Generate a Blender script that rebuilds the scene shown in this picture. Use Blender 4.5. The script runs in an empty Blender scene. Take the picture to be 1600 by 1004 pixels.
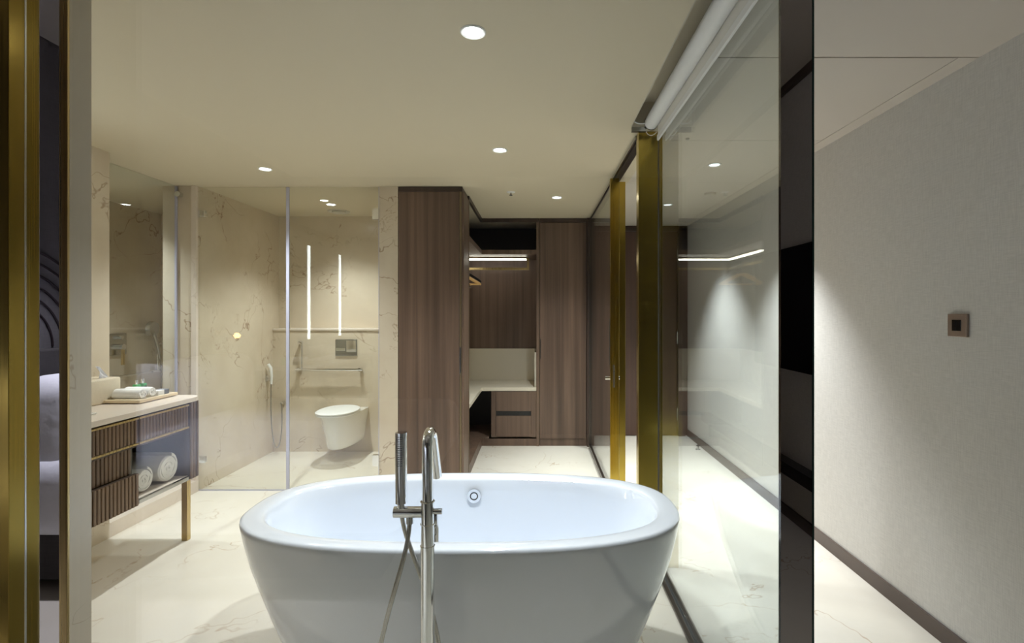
import bpy, bmesh, math, random
from mathutils import Vector, Matrix
random.seed(7)
PI = math.pi
S = bpy.context.scene
C = S.collection

# ------------------------------------------------------------------ camera
cam = bpy.data.objects.new('camera', bpy.data.cameras.new('camera'))
C.objects.link(cam)
cam.location = (0, 0, 1.4)
cam.rotation_euler = (PI / 2, 0, 0)
cam.data.sensor_width = 36.0
cam.data.lens = 18.0                      # 800 px focal length on a 1600 px frame
cam.data.shift_x = -38 / 1600
cam.data.shift_y = -13 / 1600
cam.data.clip_start = 0.02
S.camera = cam

# ------------------------------------------------------------------ world / exposure
w = bpy.data.worlds.new('world'); S.world = w
w.use_nodes = True
w.node_tree.nodes['Background'].inputs[0].default_value = (0.5, 0.5, 0.55, 1)
w.node_tree.nodes['Background'].inputs[1].default_value = 0.02
S.view_settings.view_transform = 'Standard'
S.view_settings.look = 'None'
S.view_settings.gamma = 1.0
S.view_settings.use_curve_mapping = False
S.view_settings.exposure = 0.0
S.cycles.transparent_max_bounces = 32
S.cycles.max_bounces = 11
S.cycles.diffuse_bounces = 5
S.cycles.glossy_bounces = 6
S.cycles.sample_clamp_indirect = 6.0
S.cycles.caustics_reflective = False
S.cycles.caustics_refractive = False

LAMP_W = 148.0              # watts of one bathroom downlight
LAMP_COL = (0.92, 0.965, 1.0)
CORR_W = 270.0
CORR_COL = (0.92, 0.965, 1.0)
BED_W = 500.0
BED_COL = (0.80, 0.85, 1.0)

# ------------------------------------------------------------------ materials
def new_mat(name):
    m = bpy.data.materials.new(name); m.use_nodes = True
    nt = m.node_tree
    return m, nt, nt.nodes['Principled BSDF'], nt.nodes['Material Output']

def plain(name, col, rough=0.5, metal=0.0, coat=0.0, bump=None, spec=0.5, aniso=0):
    m, nt, b, o = new_mat(name)
    b.inputs['Base Color'].default_value = (*col, 1)
    b.inputs['Roughness'].default_value = rough
    b.inputs['Metallic'].default_value = metal
    b.inputs['Coat Weight'].default_value = coat
    b.inputs['Coat Roughness'].default_value = 0.04
    b.inputs['Specular IOR Level'].default_value = spec
    if bump:
        n = nt.nodes.new('ShaderNodeTexNoise'); n.inputs['Scale'].default_value = bump[0]
        n.inputs['Detail'].default_value = 4
        g = nt.nodes.new('ShaderNodeNewGeometry')
        nt.links.new(g.outputs['Position'], n.inputs['Vector'])
        bp = nt.nodes.new('ShaderNodeBump'); bp.inputs['Strength'].default_value = bump[1]
        bp.inputs['Distance'].default_value = bump[2]
        nt.links.new(n.outputs['Fac'], bp.inputs['Height'])
        nt.links.new(bp.outputs['Normal'], b.inputs['Normal'])
    return m

def math_node(nt, op, a, b=None, clamp=False):
    n = nt.nodes.new('ShaderNodeMath'); n.operation = op; n.use_clamp = clamp
    for i, v in enumerate((a, b)):
        if v is None: continue
        if isinstance(v, (int, float)): n.inputs[i].default_value = v
        else: nt.links.new(v, n.inputs[i])
    return n.outputs[0]

def noise(nt, vec, scale, detail=4, dist=0.0, rough=0.55):
    n = nt.nodes.new('ShaderNodeTexNoise')
    n.inputs['Scale'].default_value = scale; n.inputs['Detail'].default_value = detail
    n.inputs['Distortion'].default_value = dist; n.inputs['Roughness'].default_value = rough
    nt.links.new(vec, n.inputs['Vector'])
    return n.outputs['Fac']

def maprange(nt, v, a, b, c, d):
    n = nt.nodes.new('ShaderNodeMapRange'); n.clamp = True
    for i, x in zip((1, 2, 3, 4), (a, b, c, d)): n.inputs[i].default_value = x
    nt.links.new(v, n.inputs[0]); return n.outputs[0]

def mixcol(nt, f, a, b):
    n = nt.nodes.new('ShaderNodeMix'); n.data_type = 'RGBA'
    if isinstance(f, (int, float)): n.inputs[0].default_value = f
    else: nt.links.new(f, n.inputs[0])
    for i, v in ((6, a), (7, b)):
        if isinstance(v, tuple): n.inputs[i].default_value = (*v, 1)
        else: nt.links.new(v, n.inputs[i])
    return n.outputs[2]

def marble(name, light, dark, vein, rough, vscale=1.1, vein_amt=0.75, cloud=2.2, offset=(0, 0, 0)):
    m, nt, b, o = new_mat(name)
    g = nt.nodes.new('ShaderNodeNewGeometry')
    mp = nt.nodes.new('ShaderNodeMapping'); mp.inputs['Location'].default_value = offset
    nt.links.new(g.outputs['Position'], mp.inputs['Vector'])
    v = mp.outputs['Vector']
    cl = noise(nt, v, cloud, 6, 0.3, 0.6)
    col = mixcol(nt, maprange(nt, cl, 0.32, 0.68, 0, 1), dark, light)
    fine = noise(nt, v, 22, 5, 0.2, 0.65)
    col = mixcol(nt, maprange(nt, fine, 0.5, 0.78, 0, 0.35), col, dark)
    for k, (sc, wd, lo) in enumerate(((vscale, 0.0036, 0.42), (vscale * 2.1, 0.004, 0.54))):
        mv = nt.nodes.new('ShaderNodeMapping'); mv.inputs['Location'].default_value = (3.1 * k + 1.7, 7.3 * k, 2.9)
        nt.links.new(v, mv.inputs['Vector'])
        n = noise(nt, mv.outputs['Vector'], sc, 5, 0.5, 0.55)
        d = math_node(nt, 'ABSOLUTE', math_node(nt, 'SUBTRACT', n, 0.5))
        line = maprange(nt, d, 0.0, wd, 1, 0)
        mask = maprange(nt, noise(nt, mv.outputs['Vector'], 1.9, 3), lo, lo + 0.14, 0, vein_amt)
        col = mixcol(nt, math_node(nt, 'MULTIPLY', line, mask), col, vein)
    nt.links.new(col, b.inputs['Base Color'])
    b.inputs['Roughness'].default_value = rough
    return m

def wood(name, light, dark, rough=0.42, axis='Z', scale=1.0):
    m, nt, b, o = new_mat(name)
    g = nt.nodes.new('ShaderNodeNewGeometry')
    mp = nt.nodes.new('ShaderNodeMapping')
    sc = [26 * scale, 26 * scale, 26 * scale]; sc['XYZ'.index(axis)] = 0.45
    mp.inputs['Scale'].default_value = sc
    nt.links.new(g.outputs['Position'], mp.inputs['Vector'])
    a = noise(nt, mp.outputs['Vector'], 1.0, 5, 0.25, 0.6)
    mp2 = nt.nodes.new('ShaderNodeMapping')
    sc2 = [7 * scale] * 3; sc2['XYZ'.index(axis)] = 0.25
    mp2.inputs['Scale'].default_value = sc2
    nt.links.new(g.outputs['Position'], mp2.inputs['Vector'])
    c = noise(nt, mp2.outputs['Vector'], 1.0, 3, 0.1, 0.5)
    f = math_node(nt, 'ADD', math_node(nt, 'MULTIPLY', a, 0.55), math_node(nt, 'MULTIPLY', c, 0.45))
    col = mixcol(nt, maprange(nt, f, 0.36, 0.64, 0, 1), dark, light)
    nt.links.new(col, b.inputs['Base Color'])
    b.inputs['Roughness'].default_value = rough
    return m

def fabric(name, col, amount=0.12, scale=260):
    m, nt, b, o = new_mat(name)
    g = nt.nodes.new('ShaderNodeNewGeometry')
    out = None
    for sc in ((60, 60, 900), (900, 900, 60)):
        mp = nt.nodes.new('ShaderNodeMapping'); mp.inputs['Scale'].default_value = tuple(q * scale / 900 for q in sc)
        nt.links.new(g.outputs['Position'], mp.inputs['Vector'])
        n = noise(nt, mp.outputs['Vector'], 1.0, 3, 0, 0.6)
        out = n if out is None else math_node(nt, 'ADD', out, n)
    f = maprange(nt, out, 0.8, 1.2, 0, 1)
    c = mixcol(nt, f, tuple(x * (1 - amount) for x in col), tuple(min(1, x * (1 + amount)) for x in col))
    nt.links.new(c, b.inputs['Base Color'])
    bp = nt.nodes.new('ShaderNodeBump'); bp.inputs['Strength'].default_value = 0.25; bp.inputs['Distance'].default_value = 0.0015
    nt.links.new(out, bp.inputs['Height']); nt.links.new(bp.outputs['Normal'], b.inputs['Normal'])
    b.inputs['Roughness'].default_value = 0.85
    return m

def brass(name, col, rough):
    m, nt, b, o = new_mat(name)
    g = nt.nodes.new('ShaderNodeNewGeometry')
    mp = nt.nodes.new('ShaderNodeMapping'); mp.inputs['Scale'].default_value = (500, 500, 1.2)
    nt.links.new(g.outputs['Position'], mp.inputs['Vector'])
    n = noise(nt, mp.outputs['Vector'], 1.0, 3)
    nt.links.new(maprange(nt, n, 0.3, 0.7, rough * 0.75, rough * 1.3), b.inputs['Roughness'])
    c = mixcol(nt, maprange(nt, n, 0.3, 0.7, 0, 1), tuple(x * 0.88 for x in col), col)
    nt.links.new(c, b.inputs['Base Color'])
    b.inputs['Metallic'].default_value = 1.0
    return m

def glass(name, tint, f0=0.045, gain=1.0):
    """clear thin glass: transmits straight through, mirrors by the Schlick law"""
    m, nt, b, o = new_mat(name)
    nt.nodes.remove(b)
    lw = nt.nodes.new('ShaderNodeLayerWeight'); lw.inputs['Blend'].default_value = 0.5
    p = math_node(nt, 'POWER', lw.outputs['Facing'], 5.0)
    f = math_node(nt, 'ADD', math_node(nt, 'MULTIPLY', p, (1 - f0) * gain), f0, True)
    t = nt.nodes.new('ShaderNodeBsdfTransparent'); t.inputs[0].default_value = (*tint, 1)
    gl = nt.nodes.new('ShaderNodeBsdfGlossy'); gl.inputs['Roughness'].default_value = 0.0
    mx = nt.nodes.new('ShaderNodeMixShader')
    nt.links.new(f, mx.inputs[0]); nt.links.new(t.outputs[0], mx.inputs[1]); nt.links.new(gl.outputs[0], mx.inputs[2])
    nt.links.new(mx.outputs[0], o.inputs['Surface'])
    return m

def emit(name, col, strength):
    m, nt, b, o = new_mat(name)
    b.inputs['Base Color'].default_value = (0.8, 0.8, 0.8, 1)
    b.inputs['Emission Color'].default_value = (*col, 1)
    b.inputs['Emission Strength'].default_value = strength
    return m

M = {}
M['stone'] = marble('beige_marble', (0.67, 0.59, 0.465), (0.58, 0.49, 0.37), (0.22, 0.115, 0.055), 0.22, 1.25, 0.75)
M['stone_shaded'] = marble('shaded_marble', (0.62, 0.55, 0.45), (0.54, 0.47, 0.37), (0.26, 0.17, 0.11), 0.25, 1.9, 0.55, offset=(4, 2, 1))  # darker copy of the beige marble, wall end's shade mixed into its colour
M['floor'] = marble('cream_marble_floor', (0.78, 0.735, 0.65), (0.71, 0.66, 0.565), (0.46, 0.32, 0.20), 0.17, 1.0, 0.75, 1.5)
M['counter'] = marble('pale_marble', (0.74, 0.66, 0.57), (0.68, 0.59, 0.50), (0.45, 0.33, 0.25), 0.2, 1.0, 0.3)
M['quartz'] = plain('cream_quartz', (0.68, 0.62, 0.50), 0.25)
M['ceiling'] = plain('cream_ceiling_paint', (0.585, 0.515, 0.375), 0.75, bump=(3, 0.05, 0.004))
M['ceiling2'] = plain('pale_ceiling_paint', (0.60, 0.545, 0.475), 0.8)
M['gap'] = plain('shadow_gap', (0.03, 0.025, 0.02), 0.9)
M['paper'] = fabric('woven_wallpaper', (0.60, 0.575, 0.53), 0.07)
M['greywall'] = fabric('grey_wallpaper', (0.20, 0.19, 0.20), 0.08)
M['wood'] = wood('walnut_veneer', (0.185, 0.116, 0.080), (0.070, 0.043, 0.030))
M['wood_dark'] = wood('dark_walnut', (0.070, 0.044, 0.031), (0.035, 0.022, 0.016))
M['wood_red'] = wood('reddish_walnut', (0.10, 0.052, 0.035), (0.055, 0.028, 0.02))
M['fluted'] = wood('fluted_walnut', (0.20, 0.125, 0.075), (0.10, 0.06, 0.036), 0.4)
M['edge'] = plain('bronze_edge_band', (0.20, 0.15, 0.09), 0.35, 0.6)
M['bay'] = plain('dark_bay_lining', (0.075, 0.07, 0.06), 0.5)
M['warm_lamp'] = emit('warm_lamp', (1.0, 0.55, 0.18), 30)
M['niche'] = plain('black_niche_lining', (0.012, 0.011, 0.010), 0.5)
M['brass'] = brass('brushed_brass', (0.52, 0.38, 0.075), 0.2)
M['brass_dim'] = brass('dimmed_brass', (0.22, 0.15, 0.03), 0.22)  # same brass, darkened in place of the dim bedroom it reflects
M['brass_half_dim'] = brass('half_dimmed_brass', (0.27, 0.185, 0.04), 0.2)  # front post brass, colour lowered to stand for dark reflections
M['brass_soft'] = brass('satin_brass', (0.60, 0.46, 0.22), 0.3)
M['chrome'] = plain('chrome', (0.80, 0.81, 0.82), 0.06, 1.0)
M['steel'] = plain('satin_steel', (0.48, 0.48, 0.47), 0.2, 1.0)
M['hose'] = plain('hose_metal', (0.42, 0.40, 0.36), 0.25, 1.0)
M['acrylic'] = plain('white_acrylic', (0.775, 0.815, 0.885), 0.10, 0, 0.6)
M['ceramic'] = plain('white_ceramic', (0.80, 0.79, 0.74), 0.12, 0, 0.5)
M['white'] = plain('white_plastic', (0.80, 0.80, 0.78), 0.35)
M['blind'] = plain('blind_fabric', (0.74, 0.72, 0.66), 0.8)
M['recess'] = plain('recess_shade', (0.50, 0.46, 0.38), 0.8)  # greyer ceiling tone with the blind recess's shadow put into it
M['towel'] = plain('white_terry', (0.84, 0.83, 0.80), 0.95, bump=(900, 0.5, 0.003))
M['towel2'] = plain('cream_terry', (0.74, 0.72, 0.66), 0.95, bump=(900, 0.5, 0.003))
M['glass'] = glass('clear_glass', (0.98, 0.99, 0.975))
M['glass_side'] = glass('partition_glass', (0.935, 0.965, 0.975), 0.06)
M['glass_edge'] = plain('green_glass_edge', (0.012, 0.035, 0.028), 0.1)
M['seal'] = plain('lilac_seal', (0.50, 0.50, 0.62), 0.2)
M['mirror'] = plain('mirror', (0.85, 0.86, 0.85), 0.0, 1.0)
M['tint'] = plain('bronze_mirror', (0.34, 0.32, 0.31), 0.0, 1.0)
M['black'] = plain('black_gloss', (0.008, 0.008, 0.009), 0.12)
M['rubber'] = plain('dark_rubber', (0.02, 0.02, 0.02), 0.6)
M['bronze'] = plain('bronze_track', (0.075, 0.06, 0.05), 0.3, 0.7)
M['skirting'] = plain('brown_skirting', (0.085, 0.06, 0.048), 0.35)
M['tissue_box'] = fabric('cream_weave', (0.66, 0.58, 0.44), 0.06, 500)
M['tissue'] = plain('tissue_paper', (0.84, 0.85, 0.90), 0.9)
M['tray'] = plain('pale_wood_tray', (0.66, 0.54, 0.36), 0.45)
M['green'] = plain('green_liquid', (0.10, 0.42, 0.16), 0.1, 0, 0.5)
M['darklabel'] = plain('dark_label', (0.02, 0.05, 0.03), 0.4)
M['greybox'] = plain('grey_card', (0.16, 0.17, 0.19), 0.5)
M['hanger'] = plain('pale_hanger_wood', (0.80, 0.50, 0.19), 0.4)
M['switch_frame'] = plain('rose_bronze', (0.34, 0.26, 0.21), 0.35, 0.5)
M['grille'] = plain('vent_plastic', (0.55, 0.52, 0.44), 0.5)
M['led'] = emit('led_strip', (1.0, 0.95, 0.84), 11)
M['led_mirror'] = emit('mirror_led', (0.92, 0.97, 1.0), 16)
M['lens'] = emit('downlight_lens', (0.96, 0.98, 1.0), 45)
M['lens_c'] = emit('corridor_lens', (0.9, 0.96, 1.0), 3)
M['sheet'] = plain('white_sheet', (0.80, 0.80, 0.86), 0.9, bump=(5, 0.3, 0.05))
M['headboard'] = fabric('headboard_fabric', (0.05, 0.045, 0.045), 0.2)
M['arc'] = plain('mural_line', (0.03, 0.015, 0.02), 0.6)

# ------------------------------------------------------------------ mesh helpers (all in world coordinates)
def bm_box(x0, x1, y0, y1, z0, z1, bevel=0.0, seg=2, bm=None):
    own = bmesh.new()
    bmesh.ops.create_cube(own, size=1)
    for v in own.verts:
        v.co = Vector(((x0 + x1) / 2 + v.co.x * (x1 - x0), (y0 + y1) / 2 + v.co.y * (y1 - y0), (z0 + z1) / 2 + v.co.z * (z1 - z0)))
    if bevel:
        bmesh.ops.bevel(own, geom=own.edges[:], offset=bevel, segments=seg, affect='EDGES', profile=0.5)
    return merge(bm, own)

def merge(dst, src):
    if dst is None: return src
    me = bpy.data.meshes.new('tmp'); src.to_mesh(me); src.free(); dst.from_mesh(me); bpy.data.meshes.remove(me)
    return dst

def bm_tube(pts, r, n=14, bm=None, cap=True):
    own = bmesh.new()
    pts = [Vector(p) for p in pts]
    rs = r if isinstance(r, (list, tuple)) else [r] * len(pts)
    rings = []
    t0 = (pts[1] - pts[0]).normalized()
    up = Vector((0, 0, 1)) if abs(t0.z) < 0.9 else Vector((1, 0, 0))
    nrm = (up - t0 * up.dot(t0)).normalized()
    for i, p in enumerate(pts):
        t = (pts[min(i + 1, len(pts) - 1)] - pts[max(i - 1, 0)]).normalized()
        nrm = (nrm - t * nrm.dot(t)).normalized()
        bn = t.cross(nrm)
        rings.append([own.verts.new(p + (nrm * math.cos(a) + bn * math.sin(a)) * rs[i]) for a in (2 * PI * k / n for k in range(n))])
    for a, b in zip(rings, rings[1:]):
        for k in range(n):
            own.faces.new((a[k], a[(k + 1) % n], b[(k + 1) % n], b[k]))
    if cap:
        own.faces.new(rings[0][::-1]); own.faces.new(rings[-1])
    bmesh.ops.recalc_face_normals(own, faces=own.faces)
    return merge(bm, own)

def bm_cyl(p0, p1, r, n=24, bm=None, r2=None):
    return bm_tube([p0, p1], [r, r2 if r2 is not None else r], n, bm)

def bm_loft(rings, cap0=True, cap1=True, closed=True, bm=None):
    own = bmesh.new()
    R = [[own.verts.new(p) for p in ring] for ring in rings]
    n = len(R[0])
    for a, b in zip(R, R[1:]):
        for k in range(n if closed else n - 1):
            own.faces.new((a[k], a[(k + 1) % n], b[(k + 1) % n], b[k]))
    if cap0: own.faces.new(R[0][::-1])
    if cap1: own.faces.new(R[-1])
    bmesh.ops.recalc_face_normals(own, faces=own.faces)
    return merge(bm, own)

def bm_prism(poly, z0, z1, bevel=0.0, bm=None, axis='z'):
    """extrude a 2-D polygon; axis z: (x,y), axis y: (x,z), axis x: (y,z)"""
    def pt(p, h):
        return {'z': (p[0], p[1], h), 'y': (p[0], h, p[1]), 'x': (h, p[0], p[1])}[axis]
    own = bmesh.new()
    a = [own.verts.new(pt(p, z0)) for p in poly]; b = [own.verts.new(pt(p, z1)) for p in poly]
    n = len(poly)
    for k in range(n): own.faces.new((a[k], a[(k + 1) % n], b[(k + 1) % n], b[k]))
    own.faces.new(a[::-1]); own.faces.new(b)
    bmesh.ops.recalc_face_normals(own, faces=own.faces)
    if bevel: bmesh.ops.bevel(own, geom=own.edges[:], offset=bevel, segments=2, affect='EDGES', profile=0.5)
    return merge(bm, own)

def bm_lathe(prof, center, n=32, bm=None):
    """prof (r, z) pairs about a vertical axis through center"""
    rings = [[(center[0] + max(r, 1e-4) * math.cos(2 * PI * k / n), center[1] + max(r, 1e-4) * math.sin(2 * PI * k / n), center[2] + z)
              for k in range(n)] for r, z in prof]
    return bm_loft(rings, True, True, True, bm)

WL = {}                                                    # world location of every parent
def obj(name, bm, mat, parent=None, smooth=False):
    me = bpy.data.meshes.new(name)
    bm.verts.ensure_lookup_table()
    lo = Vector([min(v.co[i] for v in bm.verts) for i in range(3)]); hi = Vector([max(v.co[i] for v in bm.verts) for i in range(3)])
    c = (lo + hi) / 2
    if parent is None: c.z = lo.z
    for v in bm.verts: v.co -= c
    bm.to_mesh(me); bm.free()
    me.materials.append(M[mat])
    o = bpy.data.objects.new(name, me); C.objects.link(o)
    WL[o.name] = c.copy()
    if parent is not None:
        o.parent = parent; o.location = c - WL[parent.name]
    else:
        o.location = c
    if smooth:
        for p in me.polygons: p.use_smooth = True
        try: me.set_sharp_from_angle(angle=math.radians(38))
        except Exception: pass
    return o

def tag(o, label, cat, group=None):
    o['label'] = label; o['category'] = cat
    if group: o['group'] = group
    return o

def thing(name, label, cat, loc, group=None):
    o = bpy.data.objects.new(name, None); C.objects.link(o)
    o.location = loc; o.empty_display_size = 0.05
    WL[o.name] = Vector(loc)
    return tag(o, label, cat, group)

def struct(name, bm, mat, label=None, parent=None):
    o = obj(name, bm, mat, parent)
    if parent is None: o['kind'] = 'structure'
    if label: o['label'] = label
    return o

def skin(o, label, cat):                                   # a piece of the setting that is described as well
    o['kind'] = 'structure'; o['label'] = label; o['category'] = cat; return o

# ------------------------------------------------------------------ plan (metres; Y = distance from the camera, floor Z = 0)
H = 2.40
FG = 1.25            # front glass
XR = 1.734           # corridor wall
SH = 4.04            # shower front / wardrobe front
BW = 5.18            # back wall of both stalls
HB = 2.97            # bedroom ceiling
YB = -3.4            # bedroom back wall

# floor
skin(struct('floor', bm_box(-3.95, XR + 0.1, YB - 0.1, 6.2, -0.1, 0), 'floor'), 'cream marble floor running through bathroom and corridor', 'floor')

# ceilings
cb = bm_box(-3.95, 0.507, FG + 0.02, 6.2, H, H + 0.2)
bm_box(0.507, 0.70, 2.74, 6.2, H, H + 0.2, bm=cb)
bm_box(0.507, 0.70, FG + 0.02, 2.74, H + 0.13, H + 0.2, bm=cb)
skin(struct('ceiling', cb, 'ceiling'), 'smooth cream ceiling over the bathroom', 'ceiling')
cc = struct('ceiling_corridor', bm_box(0.70, XR + 0.1, FG + 0.02, 6.2, H + 0.014, H + 0.2), 'gap')
skin(cc, 'pale panelled ceiling over the corridor', 'ceiling')
for (x0, x1, y0, y1) in ((0.70, XR, FG + 0.02, 2.0), (0.70, 1.652, 2.008, 2.966), (1.656, XR, 2.006, 6.1),
                         (0.70, 1.652, 2.970, 3.918), (0.70, 1.652, 3.922, 6.1)):
    struct('ceiling_panel', bm_box(x0, x1, y0, y1, H, H + 0.014), 'ceiling2', parent=cc)
struct('ceiling_bedroom', bm_box(-2.9, XR + 0.1, YB - 0.1, FG, HB, HB + 0.1), 'ceiling2')
struct('trim_1', bm_box(-2.81, XR, FG - 0.03, FG + 0.02, H, HB), 'paper')                 # fascia above the front glass
# recess for the blind
struct('trim_2', bm_box(0.507, 0.512, FG + 0.03, 2.74, H + 0.001, H + 0.13), 'recess')

# walls of bathroom
wl = struct('wall_left', bm_box(-2.81, -2.66, 1.335, 3.19, 0, H), 'stone')
skin(wl, 'beige marble wall behind the vanity', 'wall')
wf = struct('wall_front', bm_box(-2.81, -1.160, 1.272, 1.335, 0, H), 'stone_shaded')
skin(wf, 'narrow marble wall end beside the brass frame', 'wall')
struct('wall_stall_left', bm_box(-3.95, -3.80, 3.0, BW + 0.2, 0, H), 'stone')
struct('wall_stall_front', bm_box(-3.80, -2.81, 3.0, 3.19, 0, H), 'stone')
struct('wall_stall_back', bm_box(-3.80, -2.94, BW, BW + 0.2, 0, H), 'stone')
pw = struct('wall_pillar', bm_box(-2.94, -2.665, 4.03, BW + 0.2, 0, H), 'stone')
skin(pw, 'marble pillar between mirror-side glass and shower glass', 'wall')
struct('trim_3', bm_box(-2.705, -2.665, 4.012, 4.03, 0, H), 'counter')
struct('trim_4', bm_box(-2.80, -2.66, 3.19, 4.03, 0, 0.09), 'counter')                    # low curb under the glass
bwk = bm_box(-2.665, -1.09, BW + 0.12, BW + 0.2, 0, H)
skin(struct('wall_back', bwk, 'stone'), 'upper marble wall at the back of the toilet stall', 'wall')
skin(struct('wall_back_ledge', bm_box(-2.665, -1.24, BW, BW + 0.12, 0, 1.225), 'stone'), 'half-height marble wall that carries the toilet', 'wall')
struct('trim_5', bm_box(-2.665, -1.24, BW - 0.012, BW + 0.12, 1.225, 1.248, 0.003), 'counter')
wr = struct('wall_right', bm_box(-1.24, -1.092, SH, BW + 0.2, 0, H), 'stone')
skin(wr, 'slim marble pier between shower glass and wardrobe', 'wall')
struct('wall_far', bm_box(-1.24, 0.62, 6.06, 6.2, 0, H), 'wood_dark')

# corridor
cw = struct('wall_corridor', bm_box(XR, XR + 0.1, YB, 6.2, 0, HB), 'paper')
skin(cw, 'long corridor wall in pale woven wallpaper', 'wall')
struct('baseboard_right', bm_box(XR - 0.014, XR, YB, 5.85, 0, 0.075, 0.002), 'skirting')
ew = struct('wall_corridor_end', bm_box(0.60, XR, 5.87, 6.2, 0, H), 'wood_red')
skin(ew, 'dark reddish wood panelling closing the corridor', 'wall')
d1 = struct('door_1', bm_box(0.66, 1.60, 5.845, 5.87, 0.006, 2.33, 0.002), 'wood_red')
skin(d1, 'dark wood entrance door at the corridor end', 'door')
struct('door_frame', bm_box(1.615, 1.70, 5.835, 5.87, 0, 2.37, 0.002), 'wood_dark', parent=d1)
struct('door_head', bm_box(0.62, 1.70, 5.835, 5.87, 2.335, 2.37, 0.002), 'wood_dark', parent=d1)
for z in (0.25, 1.12, 2.05):
    struct('hinge', bm_box(1.600, 1.614, 5.830, 5.846, z - 0.07, z + 0.07, 0.002), 'steel', parent=d1)

# bedroom shell behind the camera
struct('wall_bedroom_left', bm_box(-2.91, -2.81, YB, 1.335, 0, HB), 'greywall')
struct('wall_bedroom_back', bm_box(-2.9, XR + 0.1, YB - 0.1, YB, 0, HB), 'greywall')
struct('trim_6', bm_box(XR - 0.03, XR, YB, FG - 0.03, HB - 0.05, HB), 'skirting')

# ------------------------------------------------------------------ downlights
def lamp(name, loc, energy, col, angle, parent, blend=0.35, radius=0.03, aim=None):
    l = bpy.data.lights.new(name, 'SPOT'); l.energy = energy; l.color = col
    l.spot_size = math.radians(angle); l.spot_blend = blend; l.shadow_soft_size = radius
    o = bpy.data.objects.new(name, l); C.objects.link(o)
    o.parent = parent; o.location = Vector(loc) - WL[parent.name]
    return o

def downlight(x, y, label, z=H, r=0.046, energy=LAMP_W, col=LAMP_COL, angle=112, lens='lens', group='recessed downlights', blend=0.95):
    t = thing('ceiling_downlight', label, 'downlight', (x, y, z), group)
    rim = [(r * 0.72, -0.0005), (r * 0.74, -0.003), (r * 0.92, -0.006), (r, -0.003), (r, 0.0), (r * 0.72, 0.0)]
    n = 32
    rings = [[(x + a * math.cos(2 * PI * k / n), y + a * math.sin(2 * PI * k / n), z + b) for k in range(n)] for a, b in rim]
    obj('rim', bm_loft(rings, False, False), 'white', t, True)
    obj('lens', bm_lathe([(0.0, -0.0025), (r * 0.5, -0.0028), (r * 0.72, -0.0018), (r * 0.72, -0.0005), (0, -0.0005)], (x, y, z), 32), lens, t, True)
    lamp('lamp', (x, y, z - 0.012), energy, col, angle, t, blend)
    return t

downlight(-0.225, 1.82, 'bright downlight above the bathtub, largest and nearest of all')
downlight(-0.2235, 3.137, 'downlight at mid ceiling between bathtub and wardrobe')
downlight(-1.88, 3.55, 'downlight in front of the shower glass, leftmost on the open ceiling')
downlight(0.177, 4.42, 'downlight before the closet, to the right of the sprinkler')
downlight(-1.887, 4.706, 'downlight inside the toilet stall above the toilet', energy=LAMP_W * 0.9)
downlight(-3.3, 3.7, 'small added downlight, out of sight, brightening the side shower stall', r=0.04, energy=LAMP_W * 0.9)  # lamp added out of view to light the side stall
downlight(1.20, 3.45, 'corridor downlight with a bare reflector, nearer of the two', energy=CORR_W, col=CORR_COL, angle=84, lens='lens_c', blend=0.75)
downlight(1.21, 4.72, 'corridor downlight farther off, seen beside the brass post', energy=CORR_W, col=CORR_COL, angle=84, lens='lens_c', blend=0.75)
for x, y, lab in ((-2.05, -0.03, 'added unseen light in the bedroom ceiling, brightening the bed'), (1.0, 0.2, 'added unseen light in the bedroom ceiling near the television')):
    downlight(x, y, lab, z=HB, energy=BED_W * (1.0 if x < 0 else 0.07), col=BED_COL, angle=66, blend=0.6, group='added bedroom lights')  # lamps added behind the camera to light the bed and bedroom

# ------------------------------------------------------------------ bathtub
def superellipse(cx, cy, a, b, z, n=2.6, N=112):
    out = []
    for k in range(N):
        t = 2 * PI * k / N
        c, s = math.cos(t), math.sin(t)
        out.append((cx + a * math.copysign(abs(c) ** (2 / n), c), cy + b * math.copysign(abs(s) ** (2 / n), s), z))
    return out
TX, TY = -0.30, 2.15
tub = thing('bathtub', 'freestanding white oval bathtub in the foreground', 'bathtub', (TX, TY, 0))
prof = [(.655, .285, 0), (.675, .30, .006), (.70, .315, .05), (.735, .334, .12), (.775, .356, .22), (.815, .380, .33), (.848, .400, .43),
        (.870, .415, .52), (.879, .4225, .57), (.882, .425, .587), (.880, .423, .595), (.874, .418, .5995), (.866, .410, .601),
        (.83, .377, .6005), (.808, .356, .599), (.798, .347, .595), (.790, .340, .585), (.775, .330, .53), (.752, .317, .42),
        (.715, .298, .30), (.67, .276, .20), (.63, .255, .15), (.56, .22, .12), (.45, .16, .108), (.2, .07, .104)]
rings = [superellipse(TX, TY, a, b, z) for a, b, z in prof]
obj('shell', bm_loft(rings, True, True), 'acrylic', tub, True)
ov = obj('overflow_cover', bm_cyl((TX, 2.463, 0.52), (TX, 2.484, 0.52), 0.033, 32), 'chrome', tub, True)
ring = [(TX + 0.017 * math.cos(2 * PI * k / 24), 2.4625, 0.52 + 0.017 * math.sin(2 * PI * k / 24)) for k in range(25)]
obj('gasket_ring', bm_tube(ring, 0.0028, 8), 'rubber', ov)
obj('floor_drain', bm_lathe([(0, .006), (.03, .006), (.034, .002), (.034, 0), (0, 0)], (TX, TY, .104), 24), 'chrome', tub, True)

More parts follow.
